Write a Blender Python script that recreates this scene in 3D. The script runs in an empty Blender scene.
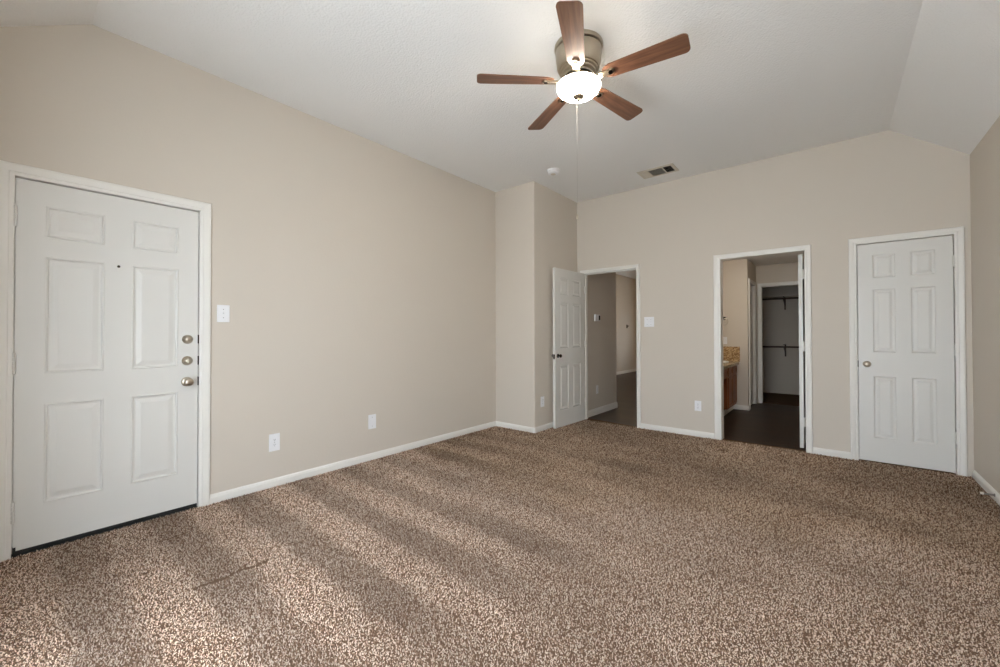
import bpy, bmesh, math, random
from mathutils import Vector, Matrix

random.seed(4)
scene = bpy.context.scene
C = scene.collection
PI = math.pi

# ------------------------------------------------------------------ camera
CAM = Vector((0, 0, 1.192))
F_PX, YAW, PITCH, ROLL, CY = 405.66, 0.6899, 0.0101, -0.0018, 329.95
cy_, sy_ = math.cos(YAW), math.sin(YAW)
fw = Vector((-sy_*math.cos(PITCH), cy_*math.cos(PITCH), math.sin(PITCH)))
r0 = Vector((cy_, sy_, 0)); u0 = r0.cross(fw)
rt = r0*math.cos(ROLL) + u0*math.sin(ROLL)
up = u0*math.cos(ROLL) - r0*math.sin(ROLL)
cam_data = bpy.data.cameras.new('camera')
cam = bpy.data.objects.new('camera', cam_data); C.objects.link(cam)
M = Matrix((rt, up, -fw)).transposed().to_4x4(); M.translation = CAM
cam.matrix_world = M
cam_data.sensor_fit = 'HORIZONTAL'; cam_data.sensor_width = 36.0
cam_data.lens = F_PX/1000*36.0
cam_data.shift_y = (CY-333.5)/1000
cam_data.clip_start = 0.01; cam_data.clip_end = 200
scene.camera = cam

# ------------------------------------------------------------------ world: overcast sky over a paler ground
W_SKY = 12.0
world = bpy.data.worlds.new('sky'); scene.world = world; world.use_nodes = True
nt = world.node_tree; nt.nodes.clear()
wo = nt.nodes.new('ShaderNodeOutputWorld'); bg = nt.nodes.new('ShaderNodeBackground')
tc = nt.nodes.new('ShaderNodeTexCoord'); sp = nt.nodes.new('ShaderNodeSeparateXYZ')
rmp = nt.nodes.new('ShaderNodeValToRGB'); mp = nt.nodes.new('ShaderNodeMapRange')
nt.links.new(tc.outputs['Generated'], sp.inputs[0]); nt.links.new(sp.outputs['Z'], mp.inputs['Value'])
mp.inputs['From Min'].default_value = -1; mp.inputs['From Max'].default_value = 1
nt.links.new(mp.outputs[0], rmp.inputs[0])
rmp.color_ramp.elements[0].position = 0.46; rmp.color_ramp.elements[0].color = (0.71, 0.785, 0.84, 1)
rmp.color_ramp.elements[1].position = 0.54; rmp.color_ramp.elements[1].color = (0.79, 0.895, 1.0, 1)
nt.links.new(rmp.outputs[0], bg.inputs['Color']); bg.inputs['Strength'].default_value = W_SKY
nt.links.new(bg.outputs[0], wo.inputs['Surface'])

def portal(name, loc, rot, sx, sy):
    d = bpy.data.lights.new(name, 'AREA'); d.shape = 'RECTANGLE'; d.size = sx; d.size_y = sy
    d.cycles.is_portal = True
    o = bpy.data.objects.new(name, d); C.objects.link(o); o.location = loc; o.rotation_euler = rot
    return o
# windows: near wall (behind the camera), far room
NW = (-2.15, 0.35, 0.12, 2.14)
FW = (-3.75, -2.85, 0.7, 1.8)
portal('window_daylight', ((NW[0]+NW[1])/2, -0.46, (NW[2]+NW[3])/2), (PI/2, 0, PI), NW[1]-NW[0], NW[3]-NW[2])
portal('window_daylight', ((FW[0]+FW[1])/2, 13.02, (FW[2]+FW[3])/2), (PI/2, 0, 0), FW[1]-FW[0], FW[3]-FW[2])

vs = scene.view_settings
scene.display_settings.display_device = 'sRGB'
vs.view_transform = 'Standard'; vs.look = 'None'; vs.gamma = 1.0; vs.use_curve_mapping = False
vs.exposure = -0.09
scene.cycles.max_bounces = 14; scene.cycles.diffuse_bounces = 8
scene.cycles.glossy_bounces = 4; scene.cycles.transparent_max_bounces = 8
scene.cycles.sample_clamp_indirect = 6.0

# ------------------------------------------------------------------ materials
def s2l(c):
    return tuple(((v/255)/12.92 if v/255 <= 0.04045 else ((v/255+0.055)/1.055)**2.4) for v in c) + (1,)

def mat(name, rgb, rough=0.5, metal=0.0, spec=0.5, bump=None, coat=0.0):
    m = bpy.data.materials.new(name); m.use_nodes = True
    t = m.node_tree; b = t.nodes['Principled BSDF']
    b.inputs['Base Color'].default_value = s2l(rgb)
    b.inputs['Roughness'].default_value = rough; b.inputs['Metallic'].default_value = metal
    b.inputs['Specular IOR Level'].default_value = spec
    b.inputs['Coat Weight'].default_value = coat
    if bump:
        scale, strength, dist, detail = bump
        co = t.nodes.new('ShaderNodeTexCoord'); n = t.nodes.new('ShaderNodeTexNoise')
        n.inputs['Scale'].default_value = scale; n.inputs['Detail'].default_value = detail
        bp = t.nodes.new('ShaderNodeBump'); bp.inputs['Strength'].default_value = strength
        bp.inputs['Distance'].default_value = dist
        t.links.new(co.outputs['Object'], n.inputs['Vector']); t.links.new(n.outputs['Fac'], bp.inputs['Height'])
        t.links.new(bp.outputs['Normal'], b.inputs['Normal'])
    return m

M_WALL = mat('beige_wall_paint', (205, 196, 184), 0.6, spec=0.3, bump=(55, 0.12, 0.004, 2))
M_TRIM = mat('white_trim_paint', (228, 225, 219), 0.38, spec=0.45)
M_DOOR = mat('white_door_paint', (217, 215, 210), 0.36, spec=0.45, bump=(30, 0.03, 0.003, 2))
M_PLATE = mat('white_plastic', (232, 232, 234), 0.3)
M_DARK = mat('dark_gap', (18, 18, 18), 0.7)
M_SWEEP = mat('black_rubber_sweep', (26, 28, 28), 0.5)
M_NICKEL = mat('satin_nickel', (190, 180, 165), 0.28, 1.0)
M_BRUSH = mat('brushed_nickel', (196, 184, 164), 0.32, 1.0)
M_BRONZE = mat('dark_bronze', (60, 50, 44), 0.25, 1.0)
M_HINGE = mat('painted_hinge', (216, 214, 208), 0.4)
M_VENT = mat('cream_metal', (206, 197, 182), 0.5)
M_SINK = mat('white_porcelain', (240, 240, 236), 0.12)
M_RUBBER = mat('white_rubber', (225, 220, 210), 0.6)
M_STEEL = mat('steel', (150, 148, 145), 0.3, 1.0)
M_CHAIN = mat('dull_chain', (150, 146, 138), 0.7)
M_FINIAL = mat('aged_nickel', (150, 138, 120), 0.4, 1.0)
M_ROD = mat('bronze_rod', (84, 70, 60), 0.45, 0.4)
M_SHELF = mat('painted_shelf', (214, 204, 190), 0.5)
M_GRILLE = mat('register_shadow', (70, 68, 64), 0.6)

def ceiling_mat():
    m = mat('textured_ceiling', (234, 233, 231), 0.85, spec=0.2)
    t = m.node_tree; b = t.nodes['Principled BSDF']
    co = t.nodes.new('ShaderNodeTexCoord')
    n1 = t.nodes.new('ShaderNodeTexNoise'); n1.inputs['Scale'].default_value = 95; n1.inputs['Detail'].default_value = 3
    v = t.nodes.new('ShaderNodeTexVoronoi'); v.inputs['Scale'].default_value = 75
    mx = t.nodes.new('ShaderNodeMath'); mx.operation = 'SUBTRACT'
    bp = t.nodes.new('ShaderNodeBump'); bp.inputs['Strength'].default_value = 0.36; bp.inputs['Distance'].default_value = 0.005
    for n in (n1, v): t.links.new(co.outputs['Object'], n.inputs['Vector'])
    t.links.new(n1.outputs['Fac'], mx.inputs[0]); t.links.new(v.outputs['Distance'], mx.inputs[1])
    t.links.new(mx.outputs[0], bp.inputs['Height']); t.links.new(bp.outputs['Normal'], b.inputs['Normal'])
    return m
M_CEIL = ceiling_mat()

def wood_mat(name, c0, c1, axis_scale, rough, wave=3.0, spec=0.4):
    """streaky wood grain; axis_scale stretches the noise along the grain"""
    m = mat(name, (128, 128, 128), rough, spec=spec)
    t = m.node_tree; b = t.nodes['Principled BSDF']
    co = t.nodes.new('ShaderNodeTexCoord'); mpn = t.nodes.new('ShaderNodeMapping'); mpn.inputs['Scale'].default_value = axis_scale
    n = t.nodes.new('ShaderNodeTexNoise'); n.inputs['Scale'].default_value = 1.0; n.inputs['Detail'].default_value = 6; n.inputs['Distortion'].default_value = 0.6
    r = t.nodes.new('ShaderNodeValToRGB')
    r.color_ramp.elements[0].position = 0.32; r.color_ramp.elements[0].color = s2l(c0)
    r.color_ramp.elements[1].position = 0.68; r.color_ramp.elements[1].color = s2l(c1)
    t.links.new(co.outputs['Object'], mpn.inputs[0]); t.links.new(mpn.outputs[0], n.inputs['Vector'])
    t.links.new(n.outputs['Fac'], r.inputs[0]); t.links.new(r.outputs[0], b.inputs['Base Color'])
    return m
M_BLADE = wood_mat('walnut_blade', (90, 61, 47), (128, 90, 68), (3, 45, 45), 0.32)
M_CAB = wood_mat('cherry_cabinet', (112, 60, 30), (152, 88, 48), (30, 30, 3), 0.38)

def plank_mat():
    m = mat('espresso_plank_floor', (44, 32, 25), 0.36, spec=0.10)
    t = m.node_tree; b = t.nodes['Principled BSDF']
    co = t.nodes.new('ShaderNodeTexCoord')
    br = t.nodes.new('ShaderNodeTexBrick'); br.inputs['Scale'].default_value = 1.0
    br.inputs['Brick Width'].default_value = 1.2; br.inputs['Row Height'].default_value = 0.15
    br.inputs['Mortar Size'].default_value = 0.0025
    br.inputs['Color1'].default_value = s2l((58, 40, 28)); br.inputs['Color2'].default_value = s2l((38, 27, 20))
    br.inputs['Mortar'].default_value = s2l((20, 15, 12))
    mpn = t.nodes.new('ShaderNodeMapping'); mpn.inputs['Scale'].default_value = (3, 40, 3)
    n = t.nodes.new('ShaderNodeTexNoise'); n.inputs['Detail'].default_value = 5
    mx = t.nodes.new('ShaderNodeMix'); mx.data_type = 'RGBA'; mx.blend_type = 'MULTIPLY'; mx.inputs[0].default_value = 0.6
    t.links.new(co.outputs['Object'], br.inputs['Vector']); t.links.new(co.outputs['Object'], mpn.inputs[0])
    t.links.new(mpn.outputs[0], n.inputs['Vector'])
    t.links.new(br.outputs['Color'], mx.inputs[6]); t.links.new(n.outputs['Fac'], mx.inputs[7])
    t.links.new(mx.outputs[2], b.inputs['Base Color'])
    return m
M_PLANK = plank_mat()

M_BACKING = mat('carpet_backing', (112, 90, 74), 0.95, spec=0.05, bump=(110, 0.8, 0.01, 2))
M_CLOSETCARPET = mat('dark_closet_carpet', (78, 60, 46), 0.95, spec=0.1, bump=(120, 0.8, 0.01, 2))

def tile_mat():
    m = mat('mosaic_tile', (170, 140, 100), 0.3)
    t = m.node_tree; b = t.nodes['Principled BSDF']
    co = t.nodes.new('ShaderNodeTexCoord'); mpn = t.nodes.new('ShaderNodeMapping'); mpn.inputs['Rotation'].default_value = (PI/2, 0, 0)
    v = t.nodes.new('ShaderNodeTexVoronoi'); v.inputs['Scale'].default_value = 1.0; v.distance = 'CHEBYCHEV'; v.inputs['Randomness'].default_value = 0.35
    mpn.inputs['Rotation'].default_value = (0, 0, 0); mpn.inputs['Scale'].default_value = (60, 20, 85)
    r = t.nodes.new('ShaderNodeValToRGB'); e = r.color_ramp.elements
    e[0].position = 0.1; e[0].color = s2l((132, 100, 64)); e[1].position = 0.9; e[1].color = s2l((204, 176, 134)); k = e.new(0.5); k.color = s2l((168, 134, 90))
    t.links.new(co.outputs['Object'], mpn.inputs[0]); t.links.new(mpn.outputs[0], v.inputs['Vector'])
    sp_ = t.nodes.new('ShaderNodeSeparateColor'); t.links.new(v.outputs['Color'], sp_.inputs[0])
    t.links.new(sp_.outputs[0], r.inputs[0]); t.links.new(r.outputs[0], b.inputs['Base Color'])
    return m
M_TILE = tile_mat()
def granite_mat():
    m = mat('tan_granite', (170, 150, 120), 0.25)
    t = m.node_tree; b = t.nodes['Principled BSDF']
    co = t.nodes.new('ShaderNodeTexCoord'); n = t.nodes.new('ShaderNodeTexNoise'); n.inputs['Scale'].default_value = 120; n.inputs['Detail'].default_value = 4
    r = t.nodes.new('ShaderNodeValToRGB'); r.color_ramp.elements[0].position = 0.35; r.color_ramp.elements[0].color = s2l((110, 90, 66)); r.color_ramp.elements[1].position = 0.62; r.color_ramp.elements[1].color = s2l((205, 185, 150))
    t.links.new(co.outputs['Object'], n.inputs['Vector']); t.links.new(n.outputs['Fac'], r.inputs[0]); t.links.new(r.outputs[0], b.inputs['Base Color'])
    return m
M_GRANITE = granite_mat()
def lamp_mat(name, rgb, strength):
    m = mat(name, (250, 246, 238), 0.3); b = m.node_tree.nodes['Principled BSDF']
    b.inputs['Emission Color'].default_value = rgb + (1,); b.inputs['Emission Strength'].default_value = strength
    return m
M_GLOBE = lamp_mat('lit_frosted_glass', (1.0, 0.90, 0.76), 92.0)
M_BATHFILL = lamp_mat('bath_fill_glow', (1.0, 0.92, 0.80), 46.0)
M_FARLAMP = lamp_mat('lit_hall_lamp', (1.0, 0.74, 0.46), 120.0)
def glass_mat():
    m = bpy.data.materials.new('window_glass'); m.use_nodes = True
    t = m.node_tree; t.nodes.clear(); o = t.nodes.new('ShaderNodeOutputMaterial')
    tr = t.nodes.new('ShaderNodeBsdfTransparent'); gl = t.nodes.new('ShaderNodeBsdfGlossy'); gl.inputs['Roughness'].default_value = 0.02
    mx = t.nodes.new('ShaderNodeMixShader'); mx.inputs[0].default_value = 0.06
    t.links.new(tr.outputs[0], mx.inputs[1]); t.links.new(gl.outputs[0], mx.inputs[2]); t.links.new(mx.outputs[0], o.inputs[0])
    return m
M_GLASS = glass_mat()

# ------------------------------------------------------------------ mesh helpers
def NB(): return bmesh.new()

def quad(bm, pts):
    return bm.faces.new([bm.verts.new(p) for p in pts])

def box(bm, x0, x1, y0, y1, z0, z1, bev=0.0, seg=2):
    v = [bm.verts.new((x, y, z)) for x in (x0, x1) for y in (y0, y1) for z in (z0, z1)]
    fs = [bm.faces.new([v[i] for i in f]) for f in ((0,1,3,2),(4,6,7,5),(0,4,5,1),(2,3,7,6),(0,2,6,4),(1,5,7,3))]
    if bev > 0:
        es = list({e for f in fs for e in f.edges})
        bmesh.ops.bevel(bm, geom=es, offset=bev, segments=seg, affect='EDGES', profile=0.6)

def prism(bm, poly, z0, z1):
    """poly: list of (x,y) counter-clockwise"""
    n = len(poly)
    a = [bm.verts.new((x, y, z0)) for x, y in poly]; b = [bm.verts.new((x, y, z1)) for x, y in poly]
    bm.faces.new(a[::-1]); bm.faces.new(b)
    for i in range(n): bm.faces.new((a[i], a[(i+1) % n], b[(i+1) % n], b[i]))

def lathe(bm, prof, mtx=Matrix(), n=32):
    """prof: (r, z) list, revolved about z"""
    rings = []
    for r, z in prof:
        if r < 1e-6: rings.append([bm.verts.new(mtx @ Vector((0, 0, z)))])
        else: rings.append([bm.verts.new(mtx @ Vector((r*math.cos(2*PI*k/n), r*math.sin(2*PI*k/n), z))) for k in range(n)])
    for A, B in zip(rings, rings[1:]):
        for k in range(n):
            k2 = (k+1) % n
            if len(A) == 1 and len(B) == 1: continue
            if len(A) == 1: bm.faces.new((A[0], B[k2], B[k]))
            elif len(B) == 1: bm.faces.new((A[k], A[k2], B[0]))
            else: bm.faces.new((A[k], A[k2], B[k2], B[k]))

def tube(bm, pts, r, n=8):
    pts = [Vector(p) for p in pts]; rings = []
    for i, p in enumerate(pts):
        d = (pts[min(i+1, len(pts)-1)] - pts[max(i-1, 0)]).normalized()
        a = d.cross(Vector((0, 0, 1)) if abs(d.z) < 0.9 else Vector((1, 0, 0))).normalized(); b = d.cross(a)
        rr = r[i] if isinstance(r, (list, tuple)) else r
        rings.append([bm.verts.new(p + (a*math.cos(2*PI*k/n) + b*math.sin(2*PI*k/n))*rr) for k in range(n)])
    for A, B in zip(rings, rings[1:]):
        for k in range(n): bm.faces.new((A[k], A[(k+1) % n], B[(k+1) % n], B[k]))
    bm.faces.new(rings[0][::-1]); bm.faces.new(rings[-1])

def sweep(bm, rings, closed_profile=True, caps=True):
    vs_ = [[bm.verts.new(p) for p in r] for r in rings]
    n = len(vs_[0])
    for A, B in zip(vs_, vs_[1:]):
        for k in range(n if closed_profile else n-1): bm.faces.new((A[k], A[(k+1) % n], B[(k+1) % n], B[k]))
    if caps: bm.faces.new(vs_[0][::-1]); bm.faces.new(vs_[-1])

OUT = Matrix.Rotation(PI/2, 4, 'X')       # lathe axis z -> local -y (out of the wall)

def obj(name, bm, m, parent=None, smooth=False, angle=40):
    bmesh.ops.remove_doubles(bm, verts=bm.verts, dist=1e-6)
    bmesh.ops.recalc_face_normals(bm, faces=bm.faces)
    me = bpy.data.meshes.new(name); bm.to_mesh(me); bm.free()
    me.materials.append(m)
    if smooth:
        for p in me.polygons: p.use_smooth = True
        me.set_sharp_from_angle(angle=math.radians(angle))
    o = bpy.data.objects.new(name, me); C.objects.link(o)
    if parent: o.parent = parent
    return o

def tag(o, label=None, cat=None, group=None, kind=None):
    if label: o['label'] = label
    if cat: o['category'] = cat
    if group: o['group'] = group
    if kind: o['kind'] = kind
    return o

def root(name, loc, rotz, label, cat, group=None, kind=None):
    o = bpy.data.objects.new(name, None); o.empty_display_size = 0.1; C.objects.link(o)
    o.location = loc; o.rotation_euler = (0, 0, rotz)
    return tag(o, label, cat, group, kind)

def struct(name, bm, m, label, cat, **k):
    return tag(obj(name, bm, m, **k), label, cat, kind='structure')

# ------------------------------------------------------------------ room constants
XL, XR, YB, YN = -3.40, 0.880, 5.09, -0.30
XS, YS = -2.792, 4.032                     # corner block at the back left
CZ, FOLD_X, FOLD_Y, EAVE = 3.042, 0.393, 0.305, 2.66
TOP = 3.30
T = 0.12

# openings in local wall coordinates
D1 = (0.020, 0.838, 2.046)                 # entry door in the left wall (y0, y1, top)
D2 = (-2.690, -1.944, 2.028)               # back wall openings (x0, x1, top)
D3 = (-0.985, -0.231, 2.026)
D4 = (0.167, 0.781, 2.026)

# ------------------------------------------------------------------ floor
bm = NB()
prism(bm, [(XL, YN), (XR, YN), (XR, YB), (D4[1], YB), (D4[1], YB+0.08), (D4[0], YB+0.08), (D4[0], YB), (D3[1], YB), (D3[1], YB+0.075), (D3[0], YB+0.075), (D3[0], YB),
           (D2[1], YB), (D2[1], YB+0.045), (-2.25, YB+0.075), (-2.5, YB+0.125), (D2[0], YB+0.14), (D2[0], YB), (XS, YB), (XS, YS), (XL, YS)], -0.05, 0.0)
FLOOR = struct('floor', bm, M_BACKING, 'brown flecked wall to wall carpet with vacuum tracks', 'carpet')
bm = NB()
prism(bm, [(-12, 13.0), (-12, YB+T), (D2[0], YB+T), (D2[0], YB), (D2[1], YB), (D2[1], YB+T), (D3[0], YB+T), (D3[0], YB), (D3[1], YB), (D3[1], YB+T), (0.9, YB+T), (0.9, 8.31), (-1.74, 8.31), (-1.74, 13.0)], -0.06, -0.006)
struct('floor_wood', bm, M_PLANK, 'dark espresso wood plank floor beyond the two open doorways', 'floor')

# carpet pile: short twisted yarn tufts, leaning with the vacuum tracks
import numpy as np
def carpet_pile():
    rng = np.random.default_rng(7)
    def lump(x, y, seed, f):
        r = np.random.default_rng(seed); v = np.zeros_like(x)
        for k in range(7):
            a = r.uniform(0, 2*PI); q = f*r.uniform(0.5, 1.6); v += np.sin((x*math.cos(a)+y*math.sin(a))*q*2*PI + r.uniform(0, 6.28))
        return v/math.sqrt(7)
    pts = []
    def scatter(x0, x1, y0, y1, step, size):
        gx, gy = np.meshgrid(np.arange(x0+step/2, x1, step), np.arange(y0+step/2, y1, step))
        p = np.stack([gx.ravel(), gy.ravel(), np.full(gx.size, size)], 1)
        p[:, :2] += rng.uniform(-.5, .5, (len(p), 2))*step
        pts.append(p)
    scatter(XL+.004, XR-.018, YN+.015, YB-.006, 0.0066, 1.0)
    p = np.concatenate(pts)
    d = np.hypot(p[:, 0], p[:, 1])
    keep = (d < 2.7) | (rng.random(len(p)) < np.clip(1-(d-2.7)*0.28, 0.42, 1))
    p[:, 2] = np.clip(1+(d-2.7)*0.16, 1, 1.45)
    keep &= ~((p[:, 0] < XS+.016) & (p[:, 1] > YS-.016))
    keep &= ~((p[:, 0] < XL+.016) & ((p[:, 1] > D1[1]+.07)))
    keep &= ~((p[:, 1] > YB-.020) & (p[:, 0] > D2[1]) & ~((p[:, 0] > D3[0]) & (p[:, 0] < D3[1])) & ~((p[:, 0] > D4[0]) & (p[:, 0] < D4[1])))
    f = p[:, 0]*fw.x + p[:, 1]*fw.y
    side = np.abs(p[:, 0]*r0.x + p[:, 1]*r0.y)
    away = (f < 0.5) | (side > f*1.4+0.2)               # out of the picture: looser pile
    keep &= ~away | (rng.random(len(p)) < 0.42); p[:, 2] = np.where(away, 1.5, p[:, 2])
    # pulled seam in the carpet
    sx = -2.312 + 0.008*np.sin(p[:, 1]*40)
    seam = (np.abs(p[:, 0]-sx) < 0.011) & (p[:, 1] > 0.55) & (p[:, 1] < 0.88)
    keep &= ~seam
    p = p[keep]; n = len(p)
    x, y, sc = p.T
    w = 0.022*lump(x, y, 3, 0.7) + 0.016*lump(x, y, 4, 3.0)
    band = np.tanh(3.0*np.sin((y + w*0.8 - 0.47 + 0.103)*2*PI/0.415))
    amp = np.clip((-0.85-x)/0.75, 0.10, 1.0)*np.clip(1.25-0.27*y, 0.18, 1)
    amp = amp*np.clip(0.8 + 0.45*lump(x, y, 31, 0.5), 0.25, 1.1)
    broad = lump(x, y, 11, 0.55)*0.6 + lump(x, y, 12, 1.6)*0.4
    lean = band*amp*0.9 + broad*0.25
    az = rng.uniform(0, 2*PI, n); tilt = rng.uniform(0.25, 1.05, n)
    dx = np.cos(az)*np.sin(tilt) + lean*0.55; dy = np.sin(az)*np.sin(tilt)
    dz = np.cos(tilt)*0.9 + 0.12
    L = np.sqrt(dx*dx+dy*dy+dz*dz); dx, dy, dz = dx/L, dy/L, dz/L
    ln = rng.uniform(0.008, 0.0135, n)*sc; wd = rng.uniform(0.0016, 0.0026, n)*sc
    # strand frame
    tw = rng.uniform(0, PI, n)
    ax = np.stack([np.cos(tw), np.sin(tw), np.zeros(n)], 1)
    D = np.stack([dx, dy, dz], 1)
    S = np.cross(D, ax); S /= np.linalg.norm(S, axis=1, keepdims=True)
    Q = np.cross(D, S)
    base = np.stack([x, y, np.full(n, -0.004)], 1)
    bend = rng.normal(0, 0.28, (n, 1))*S*ln[:, None]
    mid = base + D*(ln*0.55)[:, None] + bend*0.3
    tip = base + D*ln[:, None] + bend
    tip[:, 2] = np.maximum(tip[:, 2], 0.0015)
    W = wd[:, None]
    V_ = np.stack([base+S*W*.7, base-S*W*.35+Q*W*.6, base-S*W*.35-Q*W*.6,
                   mid+S*W, mid-S*W*.5+Q*W*.87, mid-S*W*.5-Q*W*.87,
                   tip+S*W*.55, tip-S*W*.3+Q*W*.5, tip-S*W*.3-Q*W*.5], 1)      # n, 9, 3
    F_ = np.array([[0,1,4,3],[1,2,5,4],[2,0,3,5],[3,4,7,6],[4,5,8,7],[5,3,6,8]])
    T_ = np.array([6,7,8])
    o = (np.arange(n)*9)[:, None]
    quads = (F_.ravel()[None, :] + o).reshape(n, 24); tris = T_[None, :] + o
    loops = np.concatenate([quads, tris], 1).ravel()
    starts = ((np.arange(n)*27)[:, None] + np.array([0,4,8,12,16,20,24])[None, :]).ravel()
    me = bpy.data.meshes.new('carpet_pile')
    me.vertices.add(n*9); me.vertices.foreach_set('co', V_.ravel().astype(np.float32))
    me.loops.add(len(loops)); me.loops.foreach_set('vertex_index', loops.astype(np.int32))
    me.polygons.add(n*7); me.polygons.foreach_set('loop_start', starts.astype(np.int32))
    me.update(calc_edges=True)
    # yarn colours: beige, tan and dark brown strands twisted together
    pal = np.array([s2l(PILE[0])[:3], s2l(PILE[1])[:3], s2l(PILE[2])[:3], s2l(PILE[3])[:3]])
    mixp = np.array([0.34, 0.30, 0.22, 0.14])
    ci = rng.choice(4, n, p=mixp); col = pal[ci]*rng.uniform(0.85, 1.15, (n, 1))
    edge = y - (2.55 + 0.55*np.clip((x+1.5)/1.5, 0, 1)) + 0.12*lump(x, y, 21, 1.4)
    far = 1/(1+np.exp(-edge/0.07))                      # far stretch of pile: dimmer, browner shading painted into the yarn colour
    spot = np.exp(-((x-0.08)/0.38)**2 - ((y-3.62+0.25*x)/0.17)**2)      # darker oval patch
    tone = 1.10 + 0.36*band*amp + 0.19*broad - 0.23*far - 0.20*spot  # track stripes: pile-lean shading also painted into the yarn colour
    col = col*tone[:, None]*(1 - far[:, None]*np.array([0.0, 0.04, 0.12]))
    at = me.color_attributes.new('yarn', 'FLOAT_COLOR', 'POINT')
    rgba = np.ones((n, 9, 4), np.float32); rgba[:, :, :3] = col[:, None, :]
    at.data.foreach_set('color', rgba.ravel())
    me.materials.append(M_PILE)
    ob = bpy.data.objects.new('carpet_pile', me); C.objects.link(ob)
    ob.parent = FLOOR; ob['kind'] = 'stuff'
    print('tufts', n)
PILE = [(206, 188, 171), (186, 163, 146), (148, 122, 103), (106, 82, 66)]
def pile_mat():
    m = mat('carpet_yarn', (120, 100, 84), 0.9, spec=0.12)
    t = m.node_tree; a = t.nodes.new('ShaderNodeVertexColor'); a.layer_name = 'yarn'
    t.links.new(a.outputs['Color'], t.nodes['Principled BSDF'].inputs['Base Color'])
    return m
M_PILE = pile_mat()
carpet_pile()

# ------------------------------------------------------------------ ceiling (flat, with hipped slopes to the near and right walls)
bm = NB()
def cz(x, y):
    return CZ
P = {}
P['a'] = (XL, YN, EAVE); P['b'] = (XR, YN, EAVE); P['c'] = (XL, FOLD_Y, CZ); P['d'] = (FOLD_X, FOLD_Y, CZ)
P['e'] = (XR, YB, EAVE+0.02); P['f'] = (FOLD_X, YB, CZ); P['g'] = (XS, YB, CZ); P['h'] = (XS, YS, CZ); P['i'] = (XL, YS, CZ)
V = {k: bm.verts.new(p) for k, p in P.items()}
VT = {k: bm.verts.new((p[0], p[1], TOP)) for k, p in P.items()}
for f in ('abdc', 'befd', 'cdfghi'):
    bm.faces.new([V[k] for k in f]); bm.faces.new([VT[k] for k in f][::-1])
loop = 'abefghic'
for i in range(len(loop)):
    a, b = loop[i], loop[(i+1) % len(loop)]
    bm.faces.new((V[a], VT[a], VT[b], V[b]))
struct('ceiling', bm, M_CEIL, 'textured off-white vaulted ceiling with sloping edges', 'ceiling')

# ------------------------------------------------------------------ walls
def wall_with_openings(bm, u0, u1, ops, mk, top=TOP, z0=-0.05):
    """ops: (u0, u1, z0, z1) sorted; mk(u0,u1,z0,z1) adds a box"""
    u = u0
    for a, b, c, d in ops:
        mk(u, a, z0, top); mk(a, b, d, top)
        if c > z0: mk(a, b, z0, c)
        u = b
    mk(u, u1, z0, top)

bm = NB()
wall_with_openings(bm, YN-T, YS, [(D1[0]-0.02, D1[1]+0.02, -0.05, D1[2]+0.02)], lambda a, b, c, d: box(bm, XL-T, XL, a, b, c, d))
struct('wall_left', bm, M_WALL, 'long beige painted wall holding the white entry door', 'wall')
bm = NB()
wall_with_openings(bm, XS-T, XR+T, [(D2[0]-0.015, D2[1]+0.015, -0.05, D2[2]+0.015), (D3[0]-0.015, D3[1]+0.015, -0.05, D3[2]+0.015), (D4[0]-0.015, D4[1]+0.015, -0.05, D4[2]+0.015)],
                   lambda a, b, c, d: box(bm, a, b, YB, YB+T, c, d))
struct('wall_back', bm, M_WALL, 'beige back wall with two open doorways and a closed door', 'wall')
bm = NB()
box(bm, XR, XR+T, YN-T, YB, -0.05, TOP)
struct('wall_right', bm, M_WALL, 'beige wall at the far right edge beside the closet door', 'wall')
bm = NB()
wall_with_openings(bm, XL, XR, [(NW[0], NW[1], NW[2], NW[3])], lambda a, b, c, d: box(bm, a, b, YN-T, YN, c, d))
struct('wall_near', bm, M_WALL, 'beige wall behind the camera with a wide window', 'wall')
# corner block: a rounded drywall corner
rc = 0.018
poly = [(XL-T, YS), (XS-rc, YS)] + [(XS-rc+rc*math.sin(a), YS+rc-rc*math.cos(a)) for a in [PI/2*k/6 for k in range(1, 6)]] + [(XS, YS+rc), (XS, YB), (XS-T, YB), (XS-T, YS+T), (XL-T, YS+T)]
bm = NB(); prism(bm, poly, -0.05, TOP)
struct('wall_corner', bm, M_WALL, 'beige projecting wall corner beside the open door', 'wall', smooth=True, angle=30)

# ------------------------------------------------------------------ baseboards
BH, BT = 0.066, 0.013
PROF = [(0, 0), (0, BT), (0.044, BT), (0.048, BT-0.003), (0.056, BT-0.004), (0.062, 0.004), (BH, 0.002), (BH, 0)]   # (z, n)
def baseboard(name, path, label, z=0.0, h=1.0, caps=True):
    """path: (x, y) points along the wall foot, room on the left of travel"""
    pts = [Vector(p) for p in path]; rings = []
    for i, p in enumerate(pts):
        n = []
        if i > 0: d = (pts[i]-pts[i-1]).normalized(); n.append(Vector((-d.y, d.x)))
        if i < len(pts)-1: d = (pts[i+1]-pts[i]).normalized(); n.append(Vector((-d.y, d.x)))
        nn = n[0] if len(n) == 1 else (n[0]+n[1])/(1+n[0].dot(n[1]))
        rings.append([(p.x+nn.x*o, p.y+nn.y*o, z+zz*h) for zz, o in PROF])
    bm = NB(); sweep(bm, rings)
    return struct(name, bm, M_TRIM, label, 'baseboard')
baseboard('baseboard_left', [(XS, YB-0.001), (XS, YS+rc), (XS-rc*0.3, YS+rc*0.3), (XS-rc, YS), (XL, YS), (XL, 0.906)], 'white baseboard along the left wall and around the wall corner')
baseboard('baseboard_back', [(D3[0]-0.074, YB), (D2[1]+0.048, YB)], 'white baseboard on the back wall between the two open doorways')
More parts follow.
